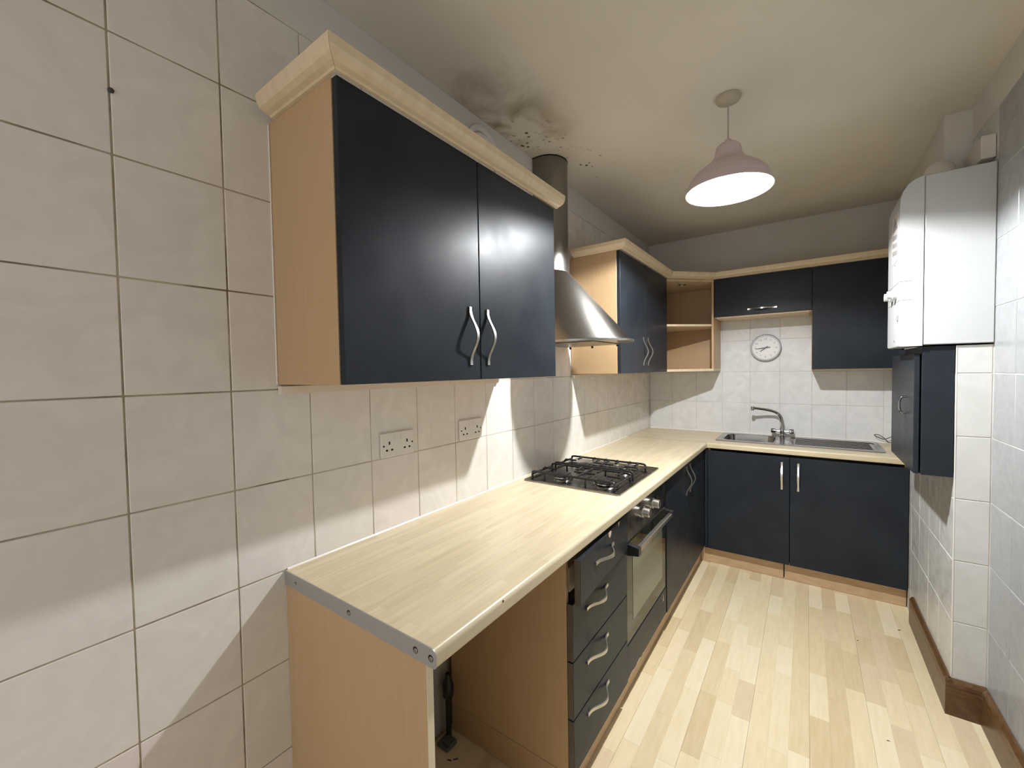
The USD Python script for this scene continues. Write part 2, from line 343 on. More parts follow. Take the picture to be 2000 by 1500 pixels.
tiled(wr, XC, 1, -1, [YC + .004 + k*TW for k in range(0, 8)], vs, TILE_B, (YC + .004, 3.08, .002, 1.527))
wr.add('corner_bead', box(XC - .001, XC + .0035, YC - .001, YC + .0035, .165, 1.527, .001), SEALM)

# skirting: board with an ogee top
def skirt_profile(t=.019, h=.150):
    return [(0, 0), (t, 0), (t, h-.040), (t*.93, h-.034), (t*.93, h-.030), (t*1.0, h-.026), (t*.9, h-.014), (t*.6, h-.006), (t*.35, h), (0, h)]
bb = Thing('baseboard_right', kind='structure')
prof = skirt_profile()
bb.add('board', prism([(XC - .0008 - o, z) for o, z in prof], YC - .018, 2.91, 'xz'), SKIRT)
bb.add('board', prism([(YC - .0008 - o, z) for o, z in prof], XC - .0195, XR - .001, 'yz'), SKIRT)
bb.add('board', prism([(XR - .0008 - o, z) for o, z in prof], -.9, YC - .0205, 'xz'), SKIRT)

# ------------------------------------------------------------------ handles and doors
def handle_mesh(L=.186, w=.0105, t=.0042, rise=.030):
    """a wavy bow pull in local axes: length along +z, bow along +x, width along y"""
    N = 28; s = np.linspace(0, 1, N)
    x = .0032 + rise*np.sin(np.pi*np.clip((s-.06)/.88, 0, 1))**2; z = (s-.5)*L
    tx, tz = np.gradient(x), np.gradient(z); l = np.hypot(tx, tz); nx, nz = tz/l, -tx/l
    ww = w*(1 + .25*np.cos(2*np.pi*s)**2*.5)
    secs = []
    for i in range(N):
        secs.append([(x[i]+nx[i]*t/2, -ww[i]/2, z[i]+nz[i]*t/2), (x[i]+nx[i]*t/2, ww[i]/2, z[i]+nz[i]*t/2), (x[i]-nx[i]*t/2, ww[i]/2, z[i]-nz[i]*t/2), (x[i]-nx[i]*t/2, -ww[i]/2, z[i]-nz[i]*t/2)])
    m = loft([s_[::-1] for s_ in secs])
    feet = [cyl((0, 0, zz), (.005, 0, zz), .0045, 10) for zz in (-L/2+.008, L/2-.008)]
    return cat(m, *feet)
def place(m, pos, facing='x', horizontal=False, tilt=0.0):
    m = m.copy(); R = np.eye(4)
    if horizontal: m.apply_transform(trimesh.transformations.rotation_matrix(math.pi/2, [1, 0, 0]))
    if tilt: m.apply_transform(trimesh.transformations.rotation_matrix(tilt, [1, 0, 0]))
    if facing == '-y': m.apply_transform(trimesh.transformations.rotation_matrix(-math.pi/2, [0, 0, 1]))
    if facing == '-x': m.apply_transform(trimesh.transformations.rotation_matrix(math.pi, [0, 0, 1]))
    m.apply_translation(pos); return m
HM = handle_mesh()
D0, D1 = .3015, .3205                # wall cabinet door, back and front face
ZB, ZT = 1.4271, 2.1375

# ------------------------------------------------------------------ near wall cabinet
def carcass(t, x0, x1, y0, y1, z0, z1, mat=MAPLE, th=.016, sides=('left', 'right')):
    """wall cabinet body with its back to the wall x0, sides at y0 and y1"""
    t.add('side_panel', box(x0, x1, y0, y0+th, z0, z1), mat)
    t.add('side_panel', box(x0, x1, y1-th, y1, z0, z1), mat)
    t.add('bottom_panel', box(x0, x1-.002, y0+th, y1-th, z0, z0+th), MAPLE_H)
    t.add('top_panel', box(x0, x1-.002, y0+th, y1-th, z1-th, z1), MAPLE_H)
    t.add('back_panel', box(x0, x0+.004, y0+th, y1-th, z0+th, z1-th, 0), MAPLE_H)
PROFILE = [(0, 2.1395), (.008, 2.1395), (.012, 2.143), (.024, 2.146), (.036, 2.152), (.043, 2.163), (.046, 2.182), (.041, 2.186), (0, 2.186)]
def cornice_segments(path):
    """mitred mouldings along a plan polyline, the profile growing to the right of travel"""
    p = np.array(path, float); d = np.diff(p, axis=0); d /= np.linalg.norm(d, axis=1, keepdims=True); nr = np.stack([d[:, 1], -d[:, 0]], 1)
    offs = []
    for i in range(len(p)):
        if i == 0: offs.append(nr[0])
        elif i == len(p)-1: offs.append(nr[-1])
        else: b = nr[i-1] + nr[i]; offs.append(b/(b @ nr[i]))
    out = []
    for i in range(len(d)):
        secs = [[(*(p[k] + offs[k]*o + d[i]*s), z) for o, z in PROFILE] for k, s in ((i, .0004 if i else 0), (i+1, -.0004 if i < len(d)-1 else 0))]
        m = loft(secs); m.fix_normals(); out.append(m)
    return out
C1Y0, C1Y1, C1S = .3196, 1.318, .8165
wc = Thing('wall_cabinet', 'double-door dark navy wall cabinet with maple side panel, nearest the camera', 'cabinet', (.15, .82, ZB))
carcass(wc, .002, .3, C1Y0, C1Y1, ZB, 2.139)
for y0, y1, hy in ((C1Y0 + .002, C1S - .0017, .765), (C1S + .0017, C1Y1 - .002, .853)):
    d = wc.add('door', box(D0, D1, y0, y1, ZB + .001, ZT, .0015), PAINT)
    wc.add('handle', place(HM, (D1 + .0002, hy, 1.568)), HANDLEM, parent=d, smooth=35)
for m in cornice_segments([(.03, C1Y0), (D1 + .004, C1Y0), (D1 + .004, C1Y1 + .012)]): wc.add('cornice', m, MAPLE_EDGE)
wc.add('wall_batten', box(.001, .019, C1Y0 - .001, C1Y1, 1.399, 1.4225, .001), CREAM)
wc.add('sealant_bead', box(.0006, .004, C1Y0 - .0045, C1Y0 - .0002, ZB, 2.135, .001), SEALM)

# ------------------------------------------------------------------ far wall cabinet beside the hood
C2Y0, C2Y1 = 2.0763, 3.0515
wc2 = Thing('wall_cabinet', 'double-door dark navy wall cabinet between the cooker hood and the open corner shelves', 'cabinet', (.15, 2.56, ZB))
carcass(wc2, .002, .3, C2Y0, C2Y1, ZB, 2.139)
s2 = 2.53
for y0, y1, hy in ((C2Y0 + .002, s2 - .001, 2.482), (s2 + .001, C2Y1 - .003, 2.580)):
    d = wc2.add('door', box(D0, D1, y0, y1, ZB + .001, ZT, .0015), PAINT)
    wc2.add('handle', place(HM, (D1 + .0002, hy, 1.568)), HANDLEM, parent=d, smooth=35)
wc2.add('wall_batten', box(.001, .019, C2Y0, C2Y1, 1.402, 1.4240, .001), CREAM)

# ------------------------------------------------------------------ open corner unit
F1, F2 = (D1 - .006, C2Y1 + .0015), (.601, 3.330)
cu = Thing('corner_shelf_unit', 'open maple corner wall unit with one middle shelf, between dark cabinets', 'shelf unit', (.3, 3.35, ZB))
def corner_plan(inset=0.0, front=0.0):
    k = front/math.sqrt(2)
    return [(.004+inset, F1[1]+inset), (F1[0]-k, F1[1]+inset), (F2[0]-inset, F2[1]+k), (F2[0]-inset, YB-.003-inset), (.004+inset, YB-.003-inset)]
cu.add('bottom_panel', prism(corner_plan(.0005), ZB, ZB + .018), MAPLE_EDGE)
cu.add('top_panel', prism(corner_plan(.0005), 2.121, 2.139), MAPLE_H)
cu.add('shelf', prism(corner_plan(.017, .018), 1.779, 1.795), MAPLE_EDGE)
cu.add('side_panel', box(.004, F1[0], F1[1], F1[1] + .016, ZB + .018, 2.121), MAPLE)
cu.add('side_panel', box(F2[0]-.016, F2[0], F2[1], YB - .003, ZB + .018, 2.121), MAPLE)
cu.add('back_panel', box(.004, .010, F1[1] + .016, YB - .003, ZB + .018, 2.121, 0), MAPLE)
cu.add('back_panel', box(.010, F2[0] - .016, YB - .009, YB - .003, ZB + .018, 2.121, 0), MAPLE)
cu.add('spotlight_ring', lathe([(.022, 2.121), (.033, 2.121), (.033, 2.117), (.030, 2.1145), (.024, 2.1145), (.022, 2.118)], 32, (.385, 3.27, 0)), HANDLEM, smooth=40)
wcu = cu

# ------------------------------------------------------------------ back wall cabinets and the moulding over the run
YF0, YF1 = YB - .3215, YB - .3025      # door faces on the back run
bc = Thing('bridging_cabinet', 'short dark navy bridging cabinet with a horizontal handle, above the clock', 'cabinet', (.915, 3.5, 1.858))
def carcass_back(t, x0, x1, z0, z1, th=.016):
    t.add('side_panel', box(x0, x0+th, YF1 + .001, YB - .002, z0, z1), MAPLE)
    t.add('side_panel', box(x1-th, x1, YF1 + .001, YB - .002, z0, z1), MAPLE)
    t.add('bottom_panel', box(x0+th, x1-th, YF1 + .001, YB - .002, z0, z0+th), MAPLE_EDGE)
    t.add('top_panel', box(x0+th, x1-th, YF1 + .003, YB - .002, z1-th, z1), MAPLE_H)
    t.add('back_panel', box(x0+th, x1-th, YB - .007, YB - .003, z0+th, z1-th, 0), MAPLE_H)
carcass_back(bc, .6025, 1.2235, 1.836, 2.139)
d = bc.add('flap_door', box(.606, 1.222, YF0, YF1, 1.846, ZT, .0015), PAINT)
bc.add('handle', place(HM, (.925, YF0 - .0002, 1.885), '-y', True), HANDLEM, parent=d, smooth=35)
tc = Thing('wall_cabinet', 'tall single-door dark navy wall cabinet without a handle, right of the clock', 'cabinet', (1.45, 3.5, ZB))
carcass_back(tc, 1.2245, 1.688, ZB - .004, 2.139)
tc.add('door', box(1.2255, 1.686, YF0, YF1, ZB + .004, ZT, .0015), PAINT)
co = Thing('cornice', 'pale maple cornice moulding running over the far wall cabinets', 'moulding', (.6, 3.1, 2.1395))
for m in cornice_segments([(.03, C2Y0), (D1 + .008, C2Y0), (D1 + .008, C2Y1 - .003), (.605, YF0 - .008), (1.686, YF0 - .008)]): co.add('moulding', m, MAPLE_EDGE)

# ------------------------------------------------------------------ worktops
WT = .040; ZU = ZW - WT
def nose(x0, x1, r=.013, n=6):
    """worktop section in (depth, height), rounded at the front x1"""
    out = [(x0, ZU), (x1 - .008, ZU)]
    for i in range(n+1):
        a = -math.pi/2 + (math.pi/2)*i/n; out.append((x1 - .008 + .008*math.cos(a), ZU + .008 + .008*math.sin(a)))
    for i in range(n+1):
        a = (math.pi/2)*i/n; out.append((x1 - r + r*math.cos(a), ZW - r + r*math.sin(a)))
    out.append((x0, ZW)); return out
wt = Thing('worktop', 'pale butcher-block worktop running along the left wall under the hob', 'worktop', (.3, 1.68, ZU))
Y0 = .3233
wt.add('slab', prism(nose(.001, .602), Y0, 3.0505, 'xz'), WORKTOP, smooth=30)
strip = wt.add('end_strip', prism(nose(.001, .6025), Y0 - .0028, Y0 - .0001, 'xz'), ALU, smooth=30)
for x, r in ((.059, .003), (.308, .0052), (.543, .0056), (.588, .0056)):
    wt.add('screw_hole', cyl((x, Y0 - .0027, .8822), (x, Y0 - .0031, .8822), r*1.3, 18), DARKVOID, parent=strip)
    wt.add('screw', cyl((x + r*.2, Y0 - .0027, .8815), (x + r*.2, Y0 - .0042, .8815), r*.95, 16, .0006), CHROME, parent=strip, smooth=30)
wt.add('sealant_bead', prism([(.0008, ZW + .0002), (.005, ZW + .0002), (.0008, ZW + .0045)], Y0 + .004, 3.049, 'xz'), SEALM)
wt.add('edge_burn', box(.5995, .6022, .545, .5475, ZW - .009, ZW - .0035, .0004), MARKP)

wt.add('joint_strip', box(.006, .594, 3.0497, 3.0516, ZW - .003, ZW + .0003, 0), JOINTM)
wt2 = Thing('worktop', 'pale butcher-block worktop along the back wall holding the sink', 'worktop', (.85, 3.35, ZU))
SX0, SX1, SY0, SY1 = .632, 1.603, 3.185, 3.622        # sink
BX0, BX1, BY0, BY1 = .675, 1.005, 3.235, 3.565        # bowl
sq = CrossSection([[(.001, 3.0512), (XC - .002, 3.0512), (XC - .002, YB - .001), (.001, YB - .001)]])
hole = CrossSection([rrect(BX0 - .006, BX1 + .006, BY0 - .006, BY1 + .006, .06)])
slab = tm((CrossSection([[(.001, 3.0512), (.603, 3.0512), (.603, YB - .001), (.001, YB - .001)]])).extrude(WT)); slab.apply_translation((0, 0, ZU))
front = [(3.0512 + (.6 - q[0]), q[1]) for q in nose(.0, .6)]
yb = [(YB - .001 if abs(a - 3.6512) < 1e-6 else a, b) for a, b in front]
wt2s = tm(Manifold(m3.Mesh(np.asarray(prism(yb, .603, XC - .0022, 'yz').vertices, np.float32), np.asarray(prism(yb, .603, XC - .0022, 'yz').faces, np.uint32))) - hole.extrude(.2).translate((0, 0, ZU - .08)))
wt2.add('slab', cat(slab, wt2s), WORKTOP_X, smooth=30)
wt2.add('sealant_bead', prism([(YB - .0008, ZW + .0002), (YB - .0095, ZW + .0002), (YB - .0008, ZW + .0085)], .009, XC - .003, 'yz'), SEALM)

# ------------------------------------------------------------------ base units of the left run
ep = Thing('end_panel', 'plain maple end panel holding up the near end of the worktop', 'panel', (.28, .332, .001))
ep.add('board', box(.001, .5705, .3235, .3415, .001, ZU - .0015, .001), MAPLE)
ep.add('edging', box(.5706, .572, .3236, .3414, .001, ZU - .0015, .0004), PALE_EDGE)
du = Thing('drawer_unit', 'four-drawer dark painted base unit beside the empty appliance gap', 'drawer unit', (.3, 1.19, .001))
DY0, DY1 = .941, 1.4455
du.add('side_panel', box(.03, .5585, DY0, DY0 + .017, .1105, ZU - .002), MAPLE)
du.add('side_panel', box(.03, .5585, DY1 - .017, DY1, .1105, ZU - .002), MAPLE)
du.add('bottom_panel', box(.03, .556, DY0 + .017, DY1 - .017, .1105, .127), MAPLE_H)
for k, (z0, z1, hz, hy0) in enumerate(((.6925, .845, .784, 1.165), (.4975, .689, .632, 1.135), (.302, .4935, .442, 1.135), (.115, .298, .256, 1.137))):
    m = box(.561, .5805, DY0 + .003, DY1 - .002, z0, z1, .0015); hm = place(HM, (.5807, hy0, hz), 'x', True, tilt=.03)
    e = box(.5605, .5795, DY0 + .0016, DY0 + .0029, z0 + .001, z1 - .001, 0)
    parts = [m, hm, e]
    if k == 0:        # the top drawer hangs out at its near end
        parts.append(prism([(1.208, .842), (1.232, .8445), (1.242, .838), (1.238, .828), (1.226, .818), (1.212, .826)][::-1], .5799, .5809, 'yz'))
        parts.append(prism([(1.318, .8445), (1.340, .8445), (1.332, .836), (1.326, .826)][::-1], .5799, .5809, 'yz'))
        for q in parts:
            q.apply_transform(trimesh.transformations.rotation_matrix(.05, [0, 0, 1], [.57, DY1 - .002, 0])); q.apply_translation((.004, 0, 0))
    dr = du.add('drawer', parts[0], PAINT)
    du.add('handle', parts[1], HANDLEM, parent=dr, smooth=35)
    du.add('bare_edge', parts[2], PAINT_EDGE, parent=dr)
    for q in parts[3:]: du.add('paint_chip', q, CHIP, parent=dr, label='bare chip where the dark paint has flaked off')
    du.add('drawer_box', box(.06, .556, DY0 + .03, DY1 - .03, z0 + .02, z1 - .05, 0), MAPLE_H, parent=dr)

ov = Thing('oven', 'built-in black glass oven with steel control panel under the hob', 'oven', (.3, 1.75, .1105))
OY0, OY1 = 1.449, 2.046
ov.add('body', box(.04, .553, OY0 + .01, OY1 - .01, .262, .85, 0), BLACKP)
ov.add('control_panel', box(.554, .5775, OY0, OY1, .7125, .852, .0015), PANM)
for y in (1.655, 1.805):
    ov.add('knob', lathe([(0, .5777), (.026, .5777), (.026, .585), (.0215, .587), (.0205, .612), (.018, .615), (0, .615)], 32, (0, y, .7905), 'x'), HANDLEM, smooth=35)
dr = ov.add('door', box(.554, .576, OY0 + .001, OY1 - .001, .268, .7085, .002), GLASS)
ov.add('window', box(.5755, .5772, OY0 + .075, OY1 - .07, .345, .655, .0006), GLASS_IN, parent=dr)
ov.add('handle', box(.603, .622, OY0 + .03, OY1 - .03, .668, .690, .003), HANDLEM, parent=dr)
for y in (OY0 + .015, OY1 - .045):
    ov.add('handle_bracket', hullpts((.5765, y, .655), (.5765, y + .03, .655), (.5765, y, .703), (.5765, y + .03, .703), (.6245, y, .662), (.6245, y + .03, .662), (.6245, y, .694), (.6245, y + .03, .694)), BLACKP, parent=dr)
fl = ov.add('lower_panel', box(.556, .5775, OY0 + .001, OY1 - .001, .119, .2635, .0015), PAINT)
for a, b, z, h in ((1.47, 1.53, .119, .006), (1.56, 1.62, .119, .008), (1.64, 1.665, .119, .005), (1.985, 2.0, .21, .04)):
    ov.add('paint_chip', prism([(a, z), (b, z), (b - .006, z + h*.7), ((a+b)/2, z + h), (a + .004, z + h*.6)], .5772, .5779, 'yz'), CHIP, parent=fl)

cb = Thing('base_cabinet', 'double-door dark navy base cabinet between the oven and the sink corner', 'cabinet', (.3, 2.55, .1105))
CY0, CY1 = 2.049, 3.056
cb.add('side_panel', box(.03, .558, CY0, CY0 + .017, .1105, ZU - .002), MAPLE)
cb.add('bottom_panel', box(.03, .556, CY0 + .017, CY1 - .01, .1105, .127), MAPLE_H)
for y0, y1, hy in ((CY0 + .002, 2.551, 2.505), (2.554, CY1 - .002, 2.600)):
    d = cb.add('door', box(.561, .5805, y0, y1, .117, .845, .0015), PAINT)
    cb.add('handle', place(HM, (.5807, hy, .742)), HANDLEM, parent=d, smooth=35)

sb = Thing('base_cabinet', 'dark navy double-door sink cabinet across the far end of the kitchen', 'cabinet', (1.14, 3.35, .1105))
SF0, SF1 = 3.0605, 3.0795
sb.add('corner_post', box(.583, .601, SF0 + .001, SF1, .117, ZU - .003), PAINT)
sb.add('side_panel', box(.603, .619, SF1 + .002, YB - .01, .1105, ZU - .002), MAPLE)
sb.add('side_panel', box(1.67, 1.686, SF1 + .002, YB - .01, .1105, ZU - .002), MAPLE)
sb.add('bottom_panel', box(.619, 1.67, SF1 + .002, YB - .01, .1105, .127), MAPLE_H)
for x0, x1, hx in ((.604, 1.1045, 1.0625), (1.1075, 1.687, 1.1535)):
    d = sb.add('door', box(x0, x1, SF0, SF1, .117, .845, .0015), PAINT)
    sb.add('handle', place(HM, (hx, SF0 - .0002, .718), '-y'), HANDLEM, parent=d, smooth=35)

single('plinth', box(.03, .5295, DY0 + .0005, DY0 + .017, .001, .1085), MAPLE, 'maple plinth return on the floor of the empty appliance gap, under the drawer unit side', 'plinth')
single('plinth', box(.531, .548, .9435, 3.097, .001, .1090, .001), PLINTHM, 'long wooden plinth board under the drawer unit and oven', 'plinth')
single('plinth', box(.549, 1.0725, 3.099, 3.116, .001, .1090, .001), PLINTHM, 'shorter wooden plinth board under the left half of the sink cabinet', 'plinth')
single('plinth', box(1.0785, XC - .003, 3.099, 3.116, .001, .1090, .001), PLINTHM, 'longer wooden plinth board under the right half of the sink cabinet', 'plinth')

# ------------------------------------------------------------------ hob
hob = Thing('hob', 'black and steel four-burner gas hob set into the worktop', 'hob', (.29, 1.765, ZW))
HX0, HX1, HY0, HY1 = .040, .540, 1.470, 2.060
outer = CrossSection([rrect(HX0, HX1, HY0, HY1, .012)]); inner = CrossSection([rrect(HX0 + .022, HX1 - .022, HY0 + .018, HY1 - .115, .02)])
hob.add('tray_rim', tm((outer - inner).extrude(.0065).translate((0, 0, ZW + .0005))), HOBRIM)
hob.add('tray', tm(inner.offset(.001).extrude(.002).translate((0, 0, ZW + .0004))), TRAYM)
zt = ZW + .0025
for i, (bx, by, r) in enumerate(((.20, 1.585, .042), (.425, 1.592, .052), (.20, 1.83, .042), (.42, 1.84, .036))):
    b = hob.add('burner', lathe([(0, zt), (r*1.25, zt), (r*1.2, zt + .004), (r*.95, zt + .010), (r*.9, zt + .018), (0, zt + .018)], 32, (bx, by, 0)), SINKM, smooth=35)
    hob.add('burner_crown', lathe([(0, zt + .0181), (r*1.02, zt + .0181), (r*1.05, zt + .022), (r*.98, zt + .027), (r*.6, zt + .028), (0, zt + .028)], 32, (bx, by, 0)), ENAMEL, parent=b, smooth=35)
    hob.add('burner_cap', lathe([(0, zt + .0281), (r*.66, zt + .0281), (r*.66, zt + .032), (r*.58, zt + .0345), (0, zt + .0355)], 28, (bx, by, 0)), BLACK, parent=b, smooth=35)
def support(y0, y1):
    zt_ = ZW + .046; z0 = ZW + .0028; r = .0054; ms = []
    for x0, x1 in ((.075, .505),):
        # bars along x with bent-down ends
        for y in (y0, y1):
            ms.append(tube(smooth_path([(x0, y, z0), (x0, y, zt_ - .012), (x0 + .012, y, zt_), (x0 + .1, y, zt_), (x1 - .1, y, zt_), (x1 - .012, y, zt_), (x1, y, zt_ - .012), (x1, y, z0)], 6), r, 8))
        for x in (.145, .255, .365, .47):
            ms.append(tube([(x, y0, zt_), (x, y0 + (y1-y0)*.30, zt_)], r*.9, 6)); ms.append(tube([(x, y1, zt_), (x, y1 - (y1-y0)*.30, zt_)], r*.9, 6))
        for x in (.145, .365): ms.append(tube([(x, y0, zt_), (x, y0, z0)], r*.8, 6))
    for x, s in ((.075, 1), (.505, -1)):
        ms.append(tube([(x, y0, zt_ - .014), (x, y1, zt_ - .014)], r, 8))
        ms.append(tube([(x, (y0+y1)/2, zt_ - .014), (x + s*.012, (y0+y1)/2, zt_), (x + s*.075, (y0+y1)/2, zt_)], r*.9, 6))
    for s in (-1, 1): ms.append(tube([(.312 + s*.01, (y0+y1)/2, zt_), (.312 + s*.055, (y0+y1)/2, zt_)], r*.9, 6))
    ms.append(tube([(.312, y0, zt_), (.312, y1, zt_)], r*.9, 6))
    return cat(*ms)
hob.add('pan_support', support(1.500, 1.700), BLACK, smooth=40)
hob.add('pan_support', support(1.735, 1.930), BLACK, smooth=40)
for x in (.186, .258, .325, .398):
    k = hob.add('knob', lathe([(0, ZW + .0072), (.0165, ZW + .0072), (.0165, ZW + .011), (.0125, ZW + .013), (.0115, ZW + .031), (.009, ZW + .033), (0, ZW + .033)], 24, (x, 1.992, 0)), HANDLEM, smooth=35)
    hob.add('pointer', box(x - .0028, x + .0028, 1.979, 2.005, ZW + .0331, ZW + .0375, .0006), BLACKP, parent=k)

# ------------------------------------------------------------------ cooker hood
HC, HP = 1.752, 1.765      # middle of the canopy and of the pipe
def dplan(w, straight, depth, z, n=40, HC=HC):
    """D-shaped plan: flat on the wall, round in front"""
    pts = [(.0015, HC - w)]
    for i in range(n+1):
        a = -math.pi/2 + math.pi*i/n
        pts.append((straight + (depth - straight)*math.cos(a), HC + w*math.sin(a)))
    pts.append((.0015, HC + w))
    return [(x, y, z) for x, y in pts]
hd = Thing('cooker_hood', 'brushed steel cone cooker hood with round chimney pipe above the hob', 'cooker hood', (.2, HC, 1.577))
hd.add('chimney', loft([dplan(.105, .035, .140, 1.985, HC=HP), dplan(.105, .035, .140, H - .001, HC=HP)]), STEEL, smooth=50)
hd.add('canopy', loft([dplan(.272, .0, .488, 1.6025), dplan(.270, .0, .484, 1.608), dplan(.111, .038, .146, 1.980, HC=HP), dplan(.111, .038, .146, 1.9845, HC=HP)]), STEEL, smooth=30)
hd.add('rim', loft([dplan(.280, .0, .500, 1.5905), dplan(.282, .0, .503, 1.5925), dplan(.282, .0, .503, 1.6005), dplan(.280, .0, .500, 1.602)]), RIMM, smooth=30)
hd.add('grease_filter', box(.03, .38, HC - .18, HC + .18, 1.5865, 1.590, .001), PANM)
for x, y in ((.03, .262), (.185, .235), (.36, .175)):
    hd.add('filter_clip', lathe([(0, 1.5903), (.0065, 1.5903), (.0065, 1.580), (.0045, 1.577), (0, 1.577)], 14, (x, HC + y, 0)), BLACKP, smooth=35)
hd.add('chimney_seal', loft([dplan(.107, .036, .142, H - .006, HC=HP), dplan(.107, .036, .142, H - .0015, HC=HP)]), DARKVOID, smooth=30)

# ------------------------------------------------------------------ sink and tap
sk = Thing('sink', 'stainless steel sink with left bowl and right drainer in the back worktop', 'sink', (1.1, 3.4, ZW))
rim = CrossSection([rrect(SX0, SX1, SY0, SY1, .03)]); bowl = CrossSection([rrect(BX0, BX1, BY0, BY1, .055)]); drain = CrossSection([rrect(1.10, 1.575, 3.23, 3.555, .03)])
sk.add('rim', tm((rim - bowl - drain).extrude(.0055).translate((0, 0, ZW + .0004))), SINKM)
def inset(x0, x1, y0, y1, r, z, d): return [(x, y, z) for x, y in rrect(x0 + d, x1 - d, y0 + d, y1 - d, max(r - d*.3, .01), 8)]
secs = [inset(BX0, BX1, BY0, BY1, .055, ZW + .0055, -.004), inset(BX0, BX1, BY0, BY1, .055, ZW + .0052, .001), inset(BX0, BX1, BY0, BY1, .055, ZW - .005, .004), inset(BX0, BX1, BY0, BY1, .055, ZW - .125, .018), inset(BX0, BX1, BY0, BY1, .055, ZW - .148, .035), inset(BX0, BX1, BY0, BY1, .055, ZW - .155, .07)]
bm = loft(secs, cap=False); c0 = np.mean(np.array(secs[-1]), 0)
V = np.vstack([bm.vertices, c0]); n_ = len(secs[0]); base = (len(secs)-1)*n_
bm = trimesh.Trimesh(V, np.vstack([bm.faces, [(len(V)-1, base + j, base + (j+1) % n_) for j in range(n_)]])[:, ::1], process=False)
sk.add('bowl', bm, SINKM, smooth=40)
sk.add('waste', lathe([(0, ZW - .1535), (.03, ZW - .1535), (.036, ZW - .1525), (.04, ZW - .1548)], 28, (.84, 3.405, 0)), CHROME, smooth=40)
sk.add('drainer', tm(drain.offset(.001).extrude(.0015).translate((0, 0, ZW + .0008))), SINKM)
for i in range(9): sk.add('drainer_ridge', box(1.13 + 0*i, 1.55, 3.250 + i*.035, 3.257 + i*.035, ZW + .0022, ZW + .0045, .0012), SINKM)
TX, TY, tz = 1.043, 3.590, ZW + .0062
tp = Thing('mixer_tap', 'chrome mixer tap with swan spout and two side handles at the back of the sink', 'tap', (TX, TY, ZW + .0055))
tp.add('body', lathe([(0, tz), (.026, tz), (.026, tz + .004), (.018, tz + .008), (.0155, tz + .022), (.0175, tz + .028), (.0175, tz + .056), (.014, tz + .066), (.0125, tz + .082), (0, tz + .082)], 32, (TX, TY, 0)), CHROME, smooth=40)
tp.add('crossbar', cyl((TX - .043, TY, tz + .042), (TX + .043, TY, tz + .042), .0105, 20), CHROME, smooth=40)
for s in (-1, 1):
    hp = [(0, .044), (.014, .044), (.0185, .048), (.0185, .056), (.0165, .058), (.0185, .060), (.0185, .070), (.016, .074), (0, .075)]
    m = lathe(hp, 24, (0, 0, 0), 'x')
    if s < 0: m.apply_transform(trimesh.transformations.rotation_matrix(math.pi, [0, 0, 1]))
    m.apply_translation((TX, TY, tz + .042)); tp.add('tap_handle', m, CHROME, smooth=35)
sp = smooth_path([(TX, TY, tz + .075), (TX - .001, TY - .001, tz + .110), (TX - .011, TY - .004, tz + .152), (TX - .038, TY - .012, tz + .184), (TX - .096, TY - .040, tz + .206), (TX - .190, TY - .085, tz + .222)], 8)
s_ = tp.add('spout', tube(sp, np.linspace(.0115, .0095, len(sp)), 16), CHROME, smooth=50)
e = sp[-1]; tp.add('nozzle', lathe([(0, -.020), (.010, -.020), (.0125, -.016), (.0125, .006), (.009, .012), (0, .013)], 24, (e[0] - .003, e[1], e[2])), CHROME, parent=s_, smooth=40)

# ------------------------------------------------------------------ clock
CX, CZ = .928, 1.604
ck = Thing('wall_clock', 'small round white wall clock with chrome rim on the back tiles', 'clock', (CX, YB - .02, CZ - .107))
def ydisc(profile, n=48): return lathe([(r, -h) for r, h in profile], n, (CX, YB - .0008, CZ), 'y')
ck.add('case', ydisc([(0, .0005), (.098, .0005), (.106, .010), (.106, .026), (.102, .031), (.096, .031), (.094, .022), (0, .022)]), CHROME, smooth=35)
ck.add('face', ydisc([(0, .0222), (.0935, .0222), (.0935, .0236), (0, .0236)]), WHITEP)
yf = YB - .0008 - .0240
def onclock(m):   # xy-plane lettering turned to stand on the back wall, facing -y
    m = m.copy(); m.apply_transform(trimesh.transformations.rotation_matrix(math.pi/2, [1, 0, 0])); return m
nums, ticks = [], []
for h in range(1, 13):
    a = math.radians(90 - 30*h); t = onclock(meshkit.text_mesh(str(h), .0125, .0006)); c = t.bounds.mean(0)
    t.apply_translation((CX + .071*math.cos(a) - c[0], yf - c[1], CZ + .071*math.sin(a) - c[2])); nums.append(t)
for k in range(60):
    a = math.radians(6*k); r0 = .086
    m = box(r0, .090, -.0004, .0004, 0, .0005, 0); m = onclock(m); m.apply_transform(trimesh.transformations.rotation_matrix(-a, [0, 1, 0])); m.apply_translation((CX, yf, CZ)); ticks.append(m)
for t in nums: ck.add('numeral', t, MARKP)
ck.add('minute_marks', cat(*ticks), MARKP, kind='stuff')
def hand(L, tail, w, ang, off):
    m = hullpts((-tail, -w*.35, 0), (-tail, w*.35, 0), (0, -w/2, 0), (0, w/2, 0), (L, -w*.25, 0), (L, w*.25, 0), (-tail, -w*.35, .001), (-tail, w*.35, .001), (0, -w/2, .001), (0, w/2, .001), (L, -w*.25, .001), (L, w*.25, .001))
    m = onclock(m); m.apply_transform(trimesh.transformations.rotation_matrix(-math.radians(90 - ang), [0, 1, 0])); m.apply_translation((CX, yf - off, CZ)); return m
ck.add('minute_hand', hand(.070, .032, .0085, 44*6, .003), MARKP); ck.add('hour_hand', hand(.048, .018, .0095, 232, .0015), MARKP)
ck.add('glass', ydisc([(0, .0297), (.0955, .0293), (.0955, .0283), (0, .0287)]), CLOCKGLASS)

